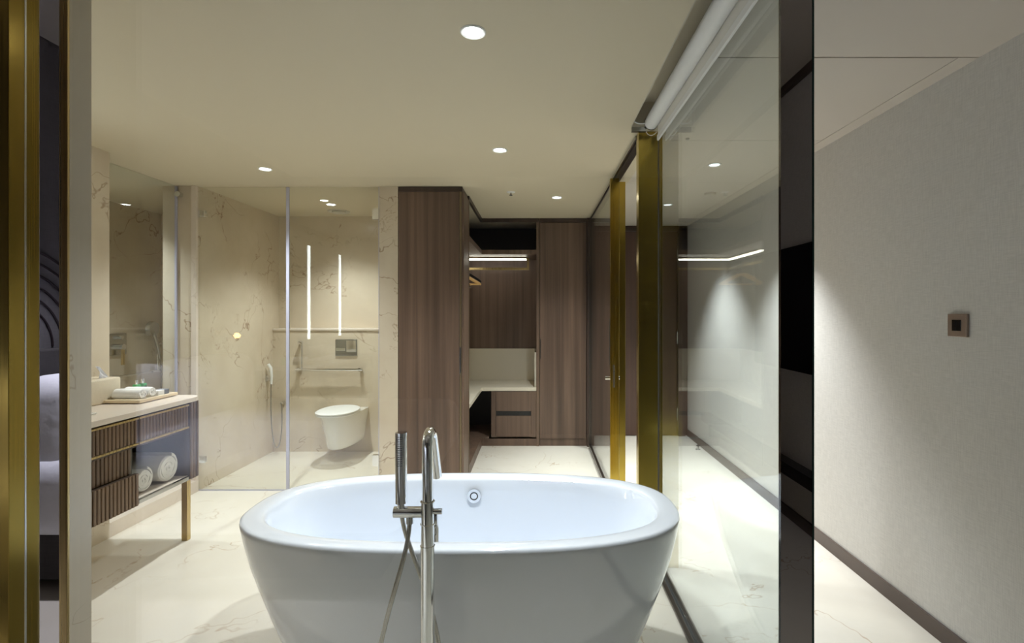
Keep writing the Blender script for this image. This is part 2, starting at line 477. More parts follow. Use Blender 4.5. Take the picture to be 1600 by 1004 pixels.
# ------------------------------------------------------------------ tub filler
FX, FY = -0.325, 1.53
fa = thing('bath_faucet', 'floor-standing chrome bath faucet before the tub', 'faucet', (FX, FY, 0))
obj('base_flange', bm_lathe([(0, .012), (.04, .012), (.048, .006), (.048, 0), (0, 0)], (FX, FY, 0), 32), 'chrome', fa, True)
obj('column', bm_cyl((FX, FY, .008), (FX, FY, .706), .0205, 28), 'chrome', fa, True)
obj('valve_body', bm_cyl((FX, FY, .706), (FX, FY, .838), .0195, 28), 'chrome', fa, True)
col_rings = None
for z in (.706, .771, .838):
    rr = [(FX + .0205 * math.cos(2 * PI * k / 24), FY + .0205 * math.sin(2 * PI * k / 24), z) for k in range(25)]
    obj('collar', bm_tube(rr, .0018, 6), 'chrome', fa, True)
R = .036
arc = [(FX, FY, .838), (FX, FY, .92), (FX, FY, 1.0)]
zc, aend = 1.053 - R - .0165, math.radians(153)
zc = 1.0
for k in range(1, 13):
    a = aend * k / 12
    arc.append((FX, FY + R - R * math.cos(a), zc + R * math.sin(a)))
px, py, pz = arc[-1]
dy, dz = math.sin(aend), math.cos(aend)
for L in (.05, .10, .165):
    arc.append((FX, py + dy * L, pz + dz * L))
obj('spout', bm_tube(arc, .0165, 24), 'chrome', fa, True)
obj('diverter_knob', bm_cyl((FX + .018, FY, .808), (FX + .044, FY, .808), .0085, 18), 'chrome', fa, True)
lv = bm_prism([(FY + .012, .80), (FY + .03, .795), (FY + .045, .74), (FY + .04, .70), (FY + .034, .70), (FY + .034, .745), (FY + .012, .765)], FX + .006, FX + .026, .002, axis='x')
obj('lever', lv, 'chrome', fa, True)
arm = bm_cyl((FX - .10, FY, .806), (FX - .015, FY, .806), .0165, 24)
obj('shower_bracket', arm, 'chrome', fa, True)
hs = obj('hand_shower', bm_cyl((FX - .079, FY, .834), (FX - .079, FY, 1.044), .0175, 28), 'chrome', fa, True)
obj('neck', bm_cyl((FX - .079, FY, .815), (FX - .079, FY, .836), .011, 18), 'chrome', hs, True)
nz = None
for i in range(14):
    for j in range(4):
        a = math.radians(-115 + 15 * j)
        nz = bm_cyl((FX - .079 + .0172 * math.cos(a), FY + .0172 * math.sin(a), 1.033 - i * .0065),
                    (FX - .079 + .0187 * math.cos(a), FY + .0187 * math.sin(a), 1.033 - i * .0065), .0014, 6, nz)
obj('nozzle_field', nz, 'rubber', hs)
obj('hose_nut', bm_cyl((FX - .053, FY, .772), (FX - .053, FY, .795), .0105, 18), 'steel', fa, True)
def bez(p, n=28):
    out = []
    for k in range(n + 1):
        t = k / n; q = [Vector(v) for v in p]
        while len(q) > 1: q = [a.lerp(b, t) for a, b in zip(q, q[1:])]
        out.append(q[0])
    return out
h1 = bez([(FX - .053, FY, .78), (FX - .055, FY - .01, .66), (FX - .11, FY - .03, .55), (FX - .17, FY - .03, .36), (FX - .22, FY, .10), (FX - .14, FY + .02, .0), (FX - .02, FY + .06, .012)])
h2 = bez([(FX - .079, FY + .0, .818), (FX - .081, FY + .03, .70), (FX - .03, FY + .04, .61), (FX + .03, FY + .04, .50), (FX + .06, FY + .045, .30), (FX + .05, FY + .07, .05), (FX - .02, FY + .06, .012)])
obj('hose', bm_tube(h1 + h2[::-1][1:], .0068, 12), 'hose', fa, True)

# ------------------------------------------------------------------ front glass with mirrored end strips
fg = thing('front_glass_partition', 'full-height clear glass pane between bedroom and bathroom', 'glass partition', (-0.24, FG + .005, 0))
obj('pane', bm_box(-1.1625, 0.597, FG, FG + .010, 0.004, H - .002), 'glass', fg)
obj('mirror_strip', bm_box(-1.2125, -1.1625, FG, FG + .012, 0.004, H - .002), 'tint', fg)
obj('mirror_strip', bm_box(0.597, 0.6735, FG, FG + .012, 0.004, H - .002), 'tint', fg)
obj('glass_edge', bm_box(0.6735, 0.678, FG - .001, FG + .013, 0.004, H - .002), 'glass_edge', fg)
obj('brass_trim', bm_box(-1.159, -1.1386, FG - .007, FG - .0005, 0.0, H - .002, .001), 'brass_soft', fg)

bp = thing('brass_door_frame', 'brushed brass post, colour darkened for dim reflections, at the left border', 'frame', (-1.16, 1.12, 0))
obj('front_post', bm_box(-1.29, -1.111, 1.078, 1.112, 0, HB - .01, .001), 'brass_half_dim', bp)
obj('inner_post', bm_box(-1.235, -1.118, 1.112, 1.150, 0, HB - .01, .001), 'brass_dim', bp)
obj('rear_post', bm_box(-1.225, -1.1335, 1.150, 1.168, 0, HB - .01, .001), 'brass_dim', bp)
obj('seal_strip', bm_box(-1.120, -1.1135, 1.114, 1.119, 0, HB - .01, .001), 'steel', bp)

# ------------------------------------------------------------------ side partition, brass posts, blind
sp = thing('side_glass_partition', 'tall clear glass pane between bathtub and corridor', 'glass partition', (0.677, 2.04, 0))
obj('pane', bm_box(0.672, 0.682, FG + .016, 2.845, 0.012, H + .10), 'glass_side', sp)
obj('glass_edge', bm_box(0.6722, 0.6818, 2.845, 2.848, 0.012, H), 'seal', sp)
obj('floor_track', bm_box(0.646, 0.668, FG + .016, 2.81, 0, 0.014, .002), 'bronze', sp)
obj('floor_track', bm_box(0.686, 0.706, FG + .016, 2.81, 0, 0.012, .002), 'bronze', sp)
obj('track_insert', bm_box(0.668, 0.686, FG + .016, 2.81, 0, 0.008), 'rubber', sp)
gp = thing('brass_post', 'wide brushed brass post where the roller blind ends', 'post', (0.63, 2.85, 0))
obj('front_plate', bm_box(0.562, 0.668, 2.815, 2.875, 0, H - .002, .001), 'brass', gp)
obj('back_plate', bm_box(0.664, 0.703, 2.850, 2.875, 0, H - .002, .001), 'brass', gp)
p2 = tag(obj('brass_post', bm_box(0.612, 0.658, 3.78, 3.84, 0, H - .03, .001), 'brass'), 'narrow brass post standing behind the sliding door edge', 'post')

rb = thing('roller_blind', 'rolled-up white roller blind above the side glass', 'blind', (0.62, 2.0, H - .1))
obj('tube', bm_cyl((0.615, 1.29, 2.418), (0.615, 2.735, 2.418), .036, 36), 'white', rb, True)
obj('end_ring', bm_cyl((0.615, 2.735, 2.418), (0.615, 2.742, 2.418), .039, 36), 'steel', rb, True)
obj('fabric', bm_box(0.6495, 0.6515, 1.29, 2.735, 2.345, 2.43), 'blind', rb)
obj('bottom_bar', bm_box(0.645, 0.656, 1.29, 2.74, 2.322, 2.352, .003), 'white', rb)
br = bm_box(0.512, 0.59, 2.745, 2.765, 2.374, 2.40, .001)
obj('bracket', br, 'steel', rb)
obj('cord', bm_tube(bez([(0.59, 2.742, 2.43), (0.57, 2.76, 2.38), (0.61, 2.76, 2.33), (0.645, 2.745, 2.37)], 14), .0018, 6), 'white', rb, True)
obj('wire', bm_tube(bez([(0.52, 2.73, 2.425), (0.54, 2.72, 2.40), (0.57, 2.72, 2.405), (0.60, 2.74, 2.42)], 12), .004, 8), 'white', rb, True)

# ------------------------------------------------------------------ sliding glass door
sd = thing('sliding_glass_door', 'brass-edged glass sliding door pushed back beside the closet', 'door', (0.565, 4.5, 0))
st = obj('stile', bm_box(0.530, 0.592, 3.665, 3.700, 0.02, H - .035, .001), 'brass', sd)
obj('lock_plate', bm_box(0.549, 0.562, 3.662, 3.666, 0.87, 1.03, .001), 'steel', st)
obj('keyhole', bm_cyl((0.5555, 3.6605, .985), (0.5555, 3.6625, .985), .004, 12), 'rubber', st)
for s, xx in ((-1, .530), (1, .592)):
    obj('knob', bm_cyl((xx, 3.685, .935), (xx + s * (.035 if s < 0 else .006), 3.685, .935), .014, 18), 'steel', st, True)
obj('pull_slot', bm_box(0.5275, 0.531, 3.69, 3.70, 1.03, 1.36), 'rubber', sd)
obj('pane', bm_box(0.556, 0.566, 3.70, 5.30, 0.03, H - .05), 'glass', sd)
obj('stile', bm_box(0.542, 0.58, 5.28, 5.31, 0.02, H - .035, .001), 'bronze', sd)
obj('bottom_rail', bm_box(0.545, 0.578, 3.70, 5.28, 0.016, 0.045, .001), 'bronze', sd)
dt = thing('sliding_door_track', 'dark bronze sliding track along the ceiling edge', 'track', (0.58, 4.1, H - .04))
obj('channel', bm_box(0.572, 0.612, 2.88, 5.32, H - .034, H - .001, .001), 'bronze', dt)
obj('lip', bm_box(0.556, 0.571, 2.88, 5.32, H - .022, H - .001, .001), 'steel', dt)
ft = tag(obj('door_floor_track', bm_box(0.590, 0.612, 3.86, 5.32, 0, 0.014, .002), 'bronze'), 'dark bronze track on the floor under the sliding door', 'track')

# ------------------------------------------------------------------ toilet stall glass
se = thing('shower_glass_front', 'frameless clear glass screen and door before the toilet', 'glass screen', (-1.95, SH + .01, 0))
obj('fixed_pane', bm_box(-2.664, -1.975, SH, SH + .010, 0.008, H - .005), 'glass', se)
obj('seal', bm_box(-1.9745, -1.951, SH - .002, SH + .012, 0.004, H - .005, .002), 'seal', se)
dr = obj('door', bm_box(-1.951, -1.245, SH, SH + .010, 0.012, H - .005), 'glass', se)
for z in (2.18, .24):
    obj('hinge', bm_box(-1.292, -1.241, SH - .012, SH + .022, z - .045, z + .045, .003), 'chrome', dr)
    obj('clamp', bm_box(-2.664, -2.612, SH - .010, SH + .020, z + .005 - .025, z + .005 + .025, .003), 'chrome', se)
obj('edge_strip', bm_box(-1.2445, -1.2405, SH - .001, SH + .011, 0.012, H - .005), 'seal', se)
obj('bottom_strip', bm_box(-2.664, -1.245, SH + .001, SH + .009, 0.0, 0.008), 'seal', se)
lg = thing('side_stall_glass', 'glass panel above the vanity end, showing the shower behind', 'glass screen', (-2.83, 3.6, 0))
obj('pane', bm_box(-2.834, -2.826, 3.195, 4.022, 0.09, H - .003), 'glass_side', lg)
obj('seal', bm_box(-2.838, -2.822, 4.016, 4.0285, 0.09, H - .003, .001), 'seal', lg)
obj('clamp', bm_cyl((-2.80, 4.03, 2.33), (-2.80, 3.99, 2.33), .022, 20), 'chrome', lg, True)

# ------------------------------------------------------------------ toilet and fittings
tl = thing('wall_hung_toilet', 'white wall-hung toilet with closed lid behind the glass', 'toilet', (-1.88, BW, .13))
def dshape(cx, yb, yf, hw, z, n=2.3, N=40):
    """flat back at yb, rounded front at yf"""
    out = []
    L = yb - yf
    for k in range(N + 1):
        t = -PI / 2 + PI * k / N
        s, c = math.sin(t), math.cos(t)
        out.append((cx + hw * math.copysign(abs(s) ** (2 / n), s), yb - L * 0.98 * abs(c) ** (2 / n) - .001, z))
    return out
rings = [dshape(-1.88, BW, yf, hw, z) for yf, hw, z in ((4.76, .105, .130), (4.735, .125, .133), (4.725, .135, .145), (4.715, .142, .18), (4.69, .154, .26),
                                                       (4.66, .167, .34), (4.64, .178, .41), (4.625, .184, .445), (4.625, .184, .452))]
obj('bowl', bm_loft(rings), 'ceramic', tl, True)
def lid_shape(z, g=0.0):
    out = []
    for k in range(48):
        t = 2 * PI * k / 48
        c, s = math.cos(t), math.sin(t)
        out.append((-1.88 + (.185 - g) * math.copysign(abs(c) ** .9, c), 4.86 + (.255 - g) * math.copysign(abs(s) ** .9, s), z))
    return out
obj('seat', bm_loft([lid_shape(.4535, .006), lid_shape(.456, .003), lid_shape(.466, .003), lid_shape(.468, .006)]), 'white', tl, True)
obj('lid', bm_loft([lid_shape(.470, .004), lid_shape(.472, 0), lid_shape(.482, 0), lid_shape(.489, .012), lid_shape(.492, .05)]), 'white', tl, True)
fp = thing('flush_plate', 'square chrome flush plate on the ledge wall', 'flush plate', (-1.92, BW, .97))
obj('plate', bm_box(-2.03, -1.81, BW - .012, BW - .001, .968, 1.135, .003), 'steel', fp)
obj('button', bm_box(-1.915, -1.82, BW - .018, BW - .012, 1.01, 1.125, .002), 'chrome', fp)
obj('button', bm_box(-2.02, -1.925, BW - .018, BW - .012, 1.02, 1.05, .002), 'chrome', fp)
def grab_bar(label, pts_h, pts_v, mounts, name='grab_bar'):
    t = thing(name, label, 'grab bar', pts_h[0])
    obj('horizontal_bar', bm_tube(pts_h, .011, 14), 'chrome', t, True)
    obj('vertical_bar', bm_tube(pts_v, .011, 14), 'chrome', t, True)
    for a, b in mounts: obj('mount', bm_cyl(a, b, .016, 16), 'chrome', t, True)
    return t
gy = BW - .06
grab_bar('L-shaped chrome grab bar on the wall above the toilet',
         [(-2.41, gy, .835), (-1.74, gy, .835)], [(-2.345, gy, .835), (-2.345, gy, 1.08), (-2.35, gy, 1.10), (-2.37, gy, 1.105), (-2.385, gy, 1.105)],
         [((-2.38, gy, .835), (-2.38, BW - .001, .835)), ((-1.77, gy, .835), (-1.77, BW - .001, .835)), ((-2.375, gy, 1.105), (-2.375, BW - .001, 1.105))])
bs = thing('bidet_spray', 'white and chrome hand spray with hose in the stall corner', 'hand spray', (-2.62, 5.06, .0))
obj('holder', bm_box(-2.662, -2.62, 5.04, 5.08, .735, .785, .004), 'chrome', bs)
obj('handle', bm_tube([(-2.615, 5.05, .70), (-2.612, 5.05, .78), (-2.617, 5.045, .86), (-2.635, 5.03, .90)], [.011, .013, .016, .014], 14), 'white', bs, True)
obj('hose', bm_tube(bez([(-2.615, 5.05, .70), (-2.62, 5.04, .45), (-2.60, 5.02, .18), (-2.57, 4.99, -.14), (-2.50, 5.05, .0), (-2.52, 5.10, .3), (-2.55, 5.12, .50)], 40), .0055, 10), 'steel', bs, True)
obj('valve', bm_cyl((-2.55, 5.12, .50), (-2.55, BW - .001, .50), .014, 14), 'chrome', bs, True)
vn = thing('ceiling_vent', 'round cream air vent in the toilet stall ceiling', 'vent', (-1.94, 5.03, H - .02))
obj('outer_ring', bm_lathe([(.075, -.002), (.095, -.010), (.105, -.004), (.105, 0), (.075, 0)], (-1.94, 5.03, H), 36), 'grille', vn, True)
obj('disc', bm_lathe([(0, -.022), (.055, -.020), (.066, -.013), (.062, -.006), (0, -.006)], (-1.94, 5.03, H), 36), 'grille', vn, True)

# side shower stall fittings on its left wall (X = -3.80)
mx = thing('shower_mixer', 'square chrome shower mixer seen through the side glass', 'mixer', (-3.80, 4.63, 1.02))
obj('plate', bm_box(-3.799, -3.787, 4.535, 4.735, 1.02, 1.215, .005), 'steel', mx)
obj('diverter', bm_cyl((-3.787, 4.64, 1.18), (-3.75, 4.64, 1.18), .016, 18), 'chrome', mx, True)
kn = obj('knob', bm_cyl((-3.787, 4.64, 1.095), (-3.735, 4.64, 1.095), .026, 24), 'chrome', mx, True)
obj('lever', bm_box(-3.755, -3.737, 4.625, 4.655, .93, 1.095, .004), 'brass_soft', kn)
gx = -3.74
grab_bar('L-shaped chrome grab bar inside the side shower stall',
         [(gx, 4.55, .83), (gx, 5.15, .83)], [(gx, 5.06, .83), (gx, 5.06, 1.07), (gx, 5.065, 1.09), (gx, 5.085, 1.10), (gx, 5.12, 1.10)],
         [((gx, 4.60, .83), (-3.799, 4.60, .83)), ((gx, 5.10, .83), (-3.799, 5.10, .83)), ((gx, 5.11, 1.10), (-3.799, 5.11, 1.10))])
sh = thing('hand_shower', 'chrome hand shower hanging in the side stall', 'hand shower', (-3.72, 5.0, .9))
obj('head', bm_tube([(-3.735, 4.965, 1.25), (-3.70, 4.965, 1.25)], [.075, .066], 28), 'steel', sh, True)
obj('handle', bm_tube([(-3.725, 4.965, 1.24), (-3.70, 4.975, 1.16), (-3.69, 5.0, 1.05), (-3.69, 5.02, .96)], [.022, .017, .014, .012], 14), 'steel', sh, True)
obj('hose', bm_tube(bez([(-3.69, 5.02, .97), (-3.68, 5.05, .75), (-3.70, 5.06, .40), (-3.72, 5.0, .2), (-3.78, 4.95, .35), (-3.797, 4.9, .62)], 30), .007, 10), 'hose', sh, True)
obj('holder', bm_cyl((-3.799, 4.965, 1.19), (-3.70, 4.97, 1.19), .012, 14), 'chrome', sh, True)

# ------------------------------------------------------------------ vanity
ZC = .884; XF = -2.11; Y0, Y1 = 1.43, 3.24
va = thing('vanity', 'fluted walnut vanity on brass legs along the left wall', 'vanity', (-2.38, 2.33, 0))
def rounded(x0, x1, y0, y1, r, n=8, inset=0.0):
    """plan outline with the two front (x1) corners rounded"""
    p = [(x0, y0 + inset)]
    for k in range(n + 1):
        a = -PI / 2 + PI / 2 * k / n
        p.append((x1 - r + (r - inset) * math.cos(a), y0 + r + (r - inset) * math.sin(a)))
    for k in range(n + 1):
        a = PI / 2 * k / n
        p.append((x1 - r + (r - inset) * math.cos(a), y1 - r + (r - inset) * math.sin(a)))
    p.append((x0, y1 - inset)); return p
XB = -2.655
obj('carcass_top', bm_prism(rounded(XB, XF - .03, Y0 + .02, Y1 - .02, .05), ZC - .20, ZC - .03), 'wood_dark', va)
obj('bottom_board', bm_prism(rounded(XB, XF - .03, Y0 + .01, Y1 - .01, .06), .378, .405, .002), 'counter', va)
obj('back_panel', bm_box(XB, XB + .02, Y0 + .01, Y1 - .01, .405, ZC - .20), 'bay', va)
YA, YS, YE = 1.85, 2.736, 3.13                          # bay limits
for y in (YA, YS - .02):
    obj('divider', bm_box(XB + .02, XF - .05, y, y + .02, .405, ZC - .20), 'bay', va)
# fluted end posts with rounded corner, built of ribs
def rib_mesh(h, wd, dp=.009):
    bm = bmesh.new()
    pts = [(-wd / 2, 0), (-wd / 2 * .86, dp * .75), (-wd / 2 * .5, dp), (wd / 2 * .5, dp), (wd / 2 * .86, dp * .75), (wd / 2, 0)]
    a = [bm.verts.new((q, p, 0)) for p, q in pts]; b = [bm.verts.new((q, p, h)) for p, q in pts]
    for k in range(6): bm.faces.new((a[k], a[(k + 1) % 6], b[(k + 1) % 6], b[k]))
    bm.faces.new(a[::-1]); bm.faces.new(b)
    bmesh.ops.recalc_face_normals(bm, faces=bm.faces)
    me = bpy.data.meshes.new('slat'); bm.to_mesh(me); bm.free(); me.materials.append(M['fluted'])
    return me
def slats(parent, x, y0, y1, z0, z1, pitch=.024):
    n = max(1, round((y1 - y0) / pitch)); p = (y1 - y0) / n
    me = rib_mesh(z1 - z0, p * .86)
    for k in range(n):
        o = bpy.data.objects.new('slat', me); C.objects.link(o)
        o.parent = parent; o.location = Vector((x, y0 + p * (k + .5), z0)) - WL[parent.name]
def drawer(y0, y1, z0, z1, x, trim):
    d = obj('drawer', bm_box(x - .022, x, y0, y1, z0, z1, .001), 'wood_dark', va)
    slats(d, x, y0 + .002, y1 - .002, z0 + (.012 if trim else 0), z1 - (.012 if trim else 0))
    if trim:
        for za in (z0, z1 - .010):
            obj('brass_edge', bm_box(x - .002, x + .011, y0, y1, za, za + .010, .001), 'brass_soft', d)
    return d
xd = XF - .022
drawer(YS + .004, YE, ZC - .185, ZC - .040, xd, True)
drawer(YA, YS - .004, ZC - .185, ZC - .040, xd, True)
drawer(1.52, YA - .008, ZC - .185, ZC - .040, xd, True)
drawer(YA, YS, .376, .545, xd + .004, False)
obj('shelf_edge', bm_box(XF - .03, XF - .012, YS + .001, YE, .380, .403, .002), 'steel', va)
mid = obj('recessed_panel', bm_box(xd - .05, xd - .03, YA, YS - .01, .548, ZC - .188), 'wood_dark', va)
slats(mid, xd - .03, YA, YS - .012, .548, ZC - .188)
for yy0, yy1, sgn in ((YE + .004, Y1 - .01, 1), (Y0 + .01, 1.516, -1)):
    ep = obj('end_panel', bm_prism(rounded(XB, XF - .012, yy0, yy1, .04) if True else [], .38, ZC - .032, .001), 'wood_dark', va)
    me = rib_mesh(ZC - .032 - .385, .021)
    r = .045
    path = []
    ye = yy1 if sgn > 0 else yy0
    for t in (.012, .036):
        path.append((XF - .012, (yy0 + t) if sgn > 0 else (yy1 - t), 0))
    for a in (22, 50, 78):
        a = math.radians(a)
        path.append((XF - .012 - .04 + .04 * math.cos(a), ye - sgn * .04 + sgn * .04 * math.sin(a), sgn * a))
    for k in range(1, 19):
        path.append((XF - .06 - .026 * k, ye, sgn * PI / 2))
    for x, y, a in path:
        o = bpy.data.objects.new('slat', me); C.objects.link(o)
        o.parent = ep; o.location = Vector((x, y, .385)) - WL[ep.name]; o.rotation_euler = (0, 0, a)
for x, y in ((-2.165, 3.165), (-2.165, 1.50)):
    obj('leg', bm_box(x - .018, x + .018, y - .016, y + .016, 0, .376, .002), 'brass_soft', va)
ct = thing('vanity_countertop', 'pale marble vanity countertop with rounded front corner', 'countertop', (-2.38, 2.33, ZC - .03))
obj('slab', bm_prism(rounded(XB - .003, XF, Y0, Y1, .07, 10), ZC - .030, ZC, .004), 'counter', ct)
bsn = obj('basin_rim', bm_prism([(-2.56, 1.75), (-2.25, 1.75), (-2.25, 2.62), (-2.56, 2.62)], ZC + .0005, ZC + .008, .002), 'ceramic', ct)
obj('bowl', bm_box(-2.53, -2.28, 1.79, 2.58, ZC + .008, ZC + .009), 'white', bsn)
# lit mirror above it (hidden behind the marble wall end, shows in the stall glass)
vm = thing('vanity_mirror', 'wall mirror with two upright light strips above vanity', 'mirror', (-2.6, 1.9, 1.02))
obj('mirror_pane', bm_box(-2.658, -2.56, 1.38, 2.38, 1.02, 2.28, .002), 'mirror', vm)
for y in (1.42, 2.33):
    obj('light_strip', bm_box(-2.56, -2.553, y - .024, y + .024, 1.11, 2.16, .001), 'led_mirror', vm)

# things on the vanity
def rolled(name, label, cx0, cx1, y, z, r, mat, group, turns=3.6, skew=0.0):
    """towel rolled about an axis along X: a thick spiral ribbon"""
    N = int(turns * 22)
    th = r / turns * .86
    out_p, in_p = [], []
    for k in range(N + 1):
        a = 2 * PI * turns * k / N
        rr = r * (0.10 + 0.90 * k / N)
        out_p.append((rr * math.cos(a), rr * math.sin(a) * .96)); ri = max(rr - th, .0008)
        in_p.append((ri * math.cos(a), ri * math.sin(a) * .96))
    bm = bmesh.new()
    def P(x, q, f): return bm.verts.new((x + f, y + q[0] + skew * (x - cx1), z + r * .96 + q[1]))
    L = []
    for i, (x, f) in enumerate(((cx0, 0), (cx0 + .008, 0), (cx1 - .008, 0), (cx1, 0))):
        s = .9 if i in (0, 3) else 1.0
        L.append(([P(x, (p[0] * (s if k > N * .72 else 1), p[1] * (s if k > N * .72 else 1)), 0.002 * math.sin(k * .7)) for k, p in enumerate(out_p)], [P(x, p, 0.002 * math.sin(k * .7)) for k, p in enumerate(in_p)]))
    for (o0, i0), (o1, i1) in zip(L, L[1:]):
        for k in range(N):
            bm.faces.new((o0[k], o0[k + 1], o1[k + 1], o1[k])); bm.faces.new((i0[k + 1], i0[k], i1[k], i1[k + 1]))
        bm.faces.new((o0[N], i0[N], i1[N], o1[N])); bm.faces.new((i0[0], o0[0], o1[0], i1[0]))
    for (o, i), fl in ((L[0], 1), (L[-1], -1)):
        for k in range(N): bm.faces.new((o[k], i[k], i[k + 1], o[k + 1])[::fl])
    bmesh.ops.recalc_face_normals(bm, faces=bm.faces)
    o = obj(name, bm, mat, None, True)
    return tag(o, label, 'towel', group)
TZ = ZC + .012
tr = thing('amenity_tray', 'pale rectangular wooden tray on the vanity countertop', 'tray', (-2.37, 3.06, ZC))
obj('base', bm_box(-2.47, -2.27, 2.925, 3.195, ZC + .0005, TZ, .002), 'tray', tr)
for a in ((-2.49, -2.47, 2.905, 3.215), (-2.27, -2.25, 2.905, 3.215), (-2.47, -2.27, 2.905, 2.925), (-2.47, -2.27, 3.195, 3.215)):
    obj('rim', bm_box(*a, ZC + .004, ZC + .022, .003), 'tray', tr)
rolled('hand_towel', 'rolled white hand towel on the tray, nearer the tissue box', -2.44, -2.285, 2.972, TZ, .036, 'towel', 'rolled hand towels on the tray')
rolled('hand_towel', 'rolled white hand towel on the tray, beside the grey-ended carton', -2.44, -2.285, 3.05, TZ, .036, 'towel', 'rolled hand towels on the tray')
bx = thing('soap_carton', 'small white carton with dark grey sleeve on the tray', 'carton', (-2.34, 3.13, TZ))
obj('box', bm_box(-2.40, -2.282, 3.092, 3.142, TZ + .0005, TZ + .035, .002), 'white', bx)
obj('sleeve', bm_box(-2.34, -2.2815, 3.142, 3.182, TZ + .0005, TZ + .036, .002), 'greybox', bx)
for dx, yb, lab, dk in ((-2.432, 3.115, 'small green bottle with chrome cap behind the hand towels', False), (-2.432, 3.165, 'small green bottle with a dark label behind the carton', True)):
    b = thing('toiletry_bottle', lab, 'bottle', (dx, yb, TZ), 'toiletry bottles on the tray')
    obj('body', bm_box(dx - .015, dx + .015, yb - .015, yb + .015, TZ + .0005, TZ + .072, .004), 'green', b)
    obj('cap', bm_cyl((dx, yb, TZ + .072), (dx, yb, TZ + .098), .009, 18), 'chrome', b, True)
    if dk: obj('label', bm_box(dx + .0145, dx + .0162, yb - .011, yb + .011, TZ + .008, TZ + .058), 'darklabel', b)
tb = thing('tissue_box', 'cream fabric tissue box with a white tissue standing up', 'tissue box', (-2.53, 2.9, ZC))
obj('box', bm_box(-2.615, -2.455, 2.78, 3.03 - .115 + .115 - .0, ZC + .0005, ZC + .142, .012, 3), 'tissue_box', tb, True)
tis = bmesh.new()
rows = []
for i in range(6):
    t = i / 5
    row = []
    for k in range(9):
        u = k / 8
        y = 2.925 + u * .085 * (1 - t) + .006 * u
        row.append(tis.verts.new((-2.50 + .012 * math.sin(u * 5 + t * 2) - .01 * t, y, ZC + .136 + .075 * t)))
    rows.append(row)
for a, b in zip(rows, rows[1:]):
    for k in range(8): tis.faces.new((a[k], a[k + 1], b[k + 1], b[k]))
g = bmesh.ops.solidify(tis, geom=tis.faces[:], thickness=.0012)
obj('tissue', tis, 'tissue', tb, True)
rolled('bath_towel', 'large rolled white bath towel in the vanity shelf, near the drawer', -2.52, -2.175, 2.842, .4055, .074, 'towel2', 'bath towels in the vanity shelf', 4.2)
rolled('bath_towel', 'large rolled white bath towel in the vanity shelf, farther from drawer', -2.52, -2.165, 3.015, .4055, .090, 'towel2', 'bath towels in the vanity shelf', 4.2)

# ------------------------------------------------------------------ wardrobe, closet
wd = thing('tall_wardrobe', 'tall walnut wardrobe beside the marble pier', 'wardrobe', (-.83, 4.2, 0))
obj('body', bm_box(-1.09, -.585, SH + .022, 4.35, 0, H - .003), 'wood_dark', wd)
obj('door', bm_box(-1.088, -.607, SH, SH + .020, .06, H - .042, .001), 'wood', wd)
obj('plinth', bm_box(-1.088, -.59, SH + .006, SH + .022, 0, .058), 'wood_dark', wd)
obj('cornice', bm_box(-1.088, -.583, SH - .002, SH + .022, H - .040, H - .003), 'wood_dark', wd)
obj('edge_band', bm_box(-.605, -.590, SH + .001, SH + .022, 0, H - .042), 'edge', wd)
sdp = obj('side_panel', bm_box(-.588, -.572, SH + .002, 4.35, 0, H - .042), 'wood', wd)
obj('handle_recess', bm_box(-.601, -.594, SH - .003, SH + .002, .93, 1.13, .001), 'rubber', wd)
obj('handle_frame', bm_box(-.6045, -.602, SH - .004, SH + .001, .92, 1.14), 'steel', wd)
obj('side_edge', bm_box(-.5715, -.569, 4.33, 4.35, 0, H - .042), 'edge', wd)

cl = thing('open_closet', 'L-shaped open walnut closet with lit hanging space', 'closet', (-.6, 5.5, 0))
AX, BX, CY, DY = -1.088, 0.0, 5.40, 6.04
obj('back_panel', bm_box(AX + .02, BX, DY - .02, DY, .62, 2.03), 'wood', cl)
obj('back_panel', bm_box(AX, AX + .02, 4.352, DY, 0, H - .003), 'wood', cl)
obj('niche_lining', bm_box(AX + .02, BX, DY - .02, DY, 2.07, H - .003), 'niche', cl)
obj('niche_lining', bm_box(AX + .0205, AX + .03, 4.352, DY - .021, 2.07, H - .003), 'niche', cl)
Lp = [(AX + .02, 4.352), (-.577, 4.352), (-.577, CY), (BX, CY), (BX, DY - .021), (AX + .02, DY - .021)]
obj('top_shelf', bm_prism(Lp, 2.022, 2.068), 'wood', cl)
obj('cornice', bm_prism([(-.59, 4.352), (-.57, 4.352), (-.57, CY - .008), (BX + .03, CY - .008), (BX + .03, CY + .012), (-.59, CY + .012)], H - .042, H - .003), 'wood_dark', cl)
obj('divider', bm_box(BX, BX + .032, CY - .004, DY, 0, H - .043), 'edge', cl)
obj('divider_face', bm_box(BX + .003, BX + .029, CY - .007, CY - .004, 0, H - .043), 'wood', cl)
obj('plinth', bm_prism([(-.60, 4.352), (-.577, 4.352), (-.577, CY + .006), (BX, CY + .006), (BX, CY + .02), (-.60, CY + .02)], 0, .075), 'wood', cl)
obj('bottom_board', bm_prism([(AX + .02, 4.352), (-.577, 4.352), (-.577, CY), (-.5, CY), (-.5, DY - .02), (AX + .02, DY - .02)], .076, .092), 'wood', cl)
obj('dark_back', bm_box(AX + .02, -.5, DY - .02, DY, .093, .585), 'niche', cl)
du = obj('drawer_unit', bm_box(-.475, -.003, CY + .012, DY - .021, .093, .575), 'wood', cl)
obj('drawer', bm_box(-.425, -.055, CY - .002, CY + .012, .368, .572, .001), 'wood', du)
obj('drawer', bm_box(-.425, -.055, CY - .002, CY + .012, .100, .318, .001), 'wood', du)
obj('pull_gap', bm_box(-.425, -.055, CY + .009, CY + .0125, .320, .366), 'rubber', du)
obj('frame', bm_box(-.475, -.428, CY, CY + .012, .093, .575), 'wood', du)
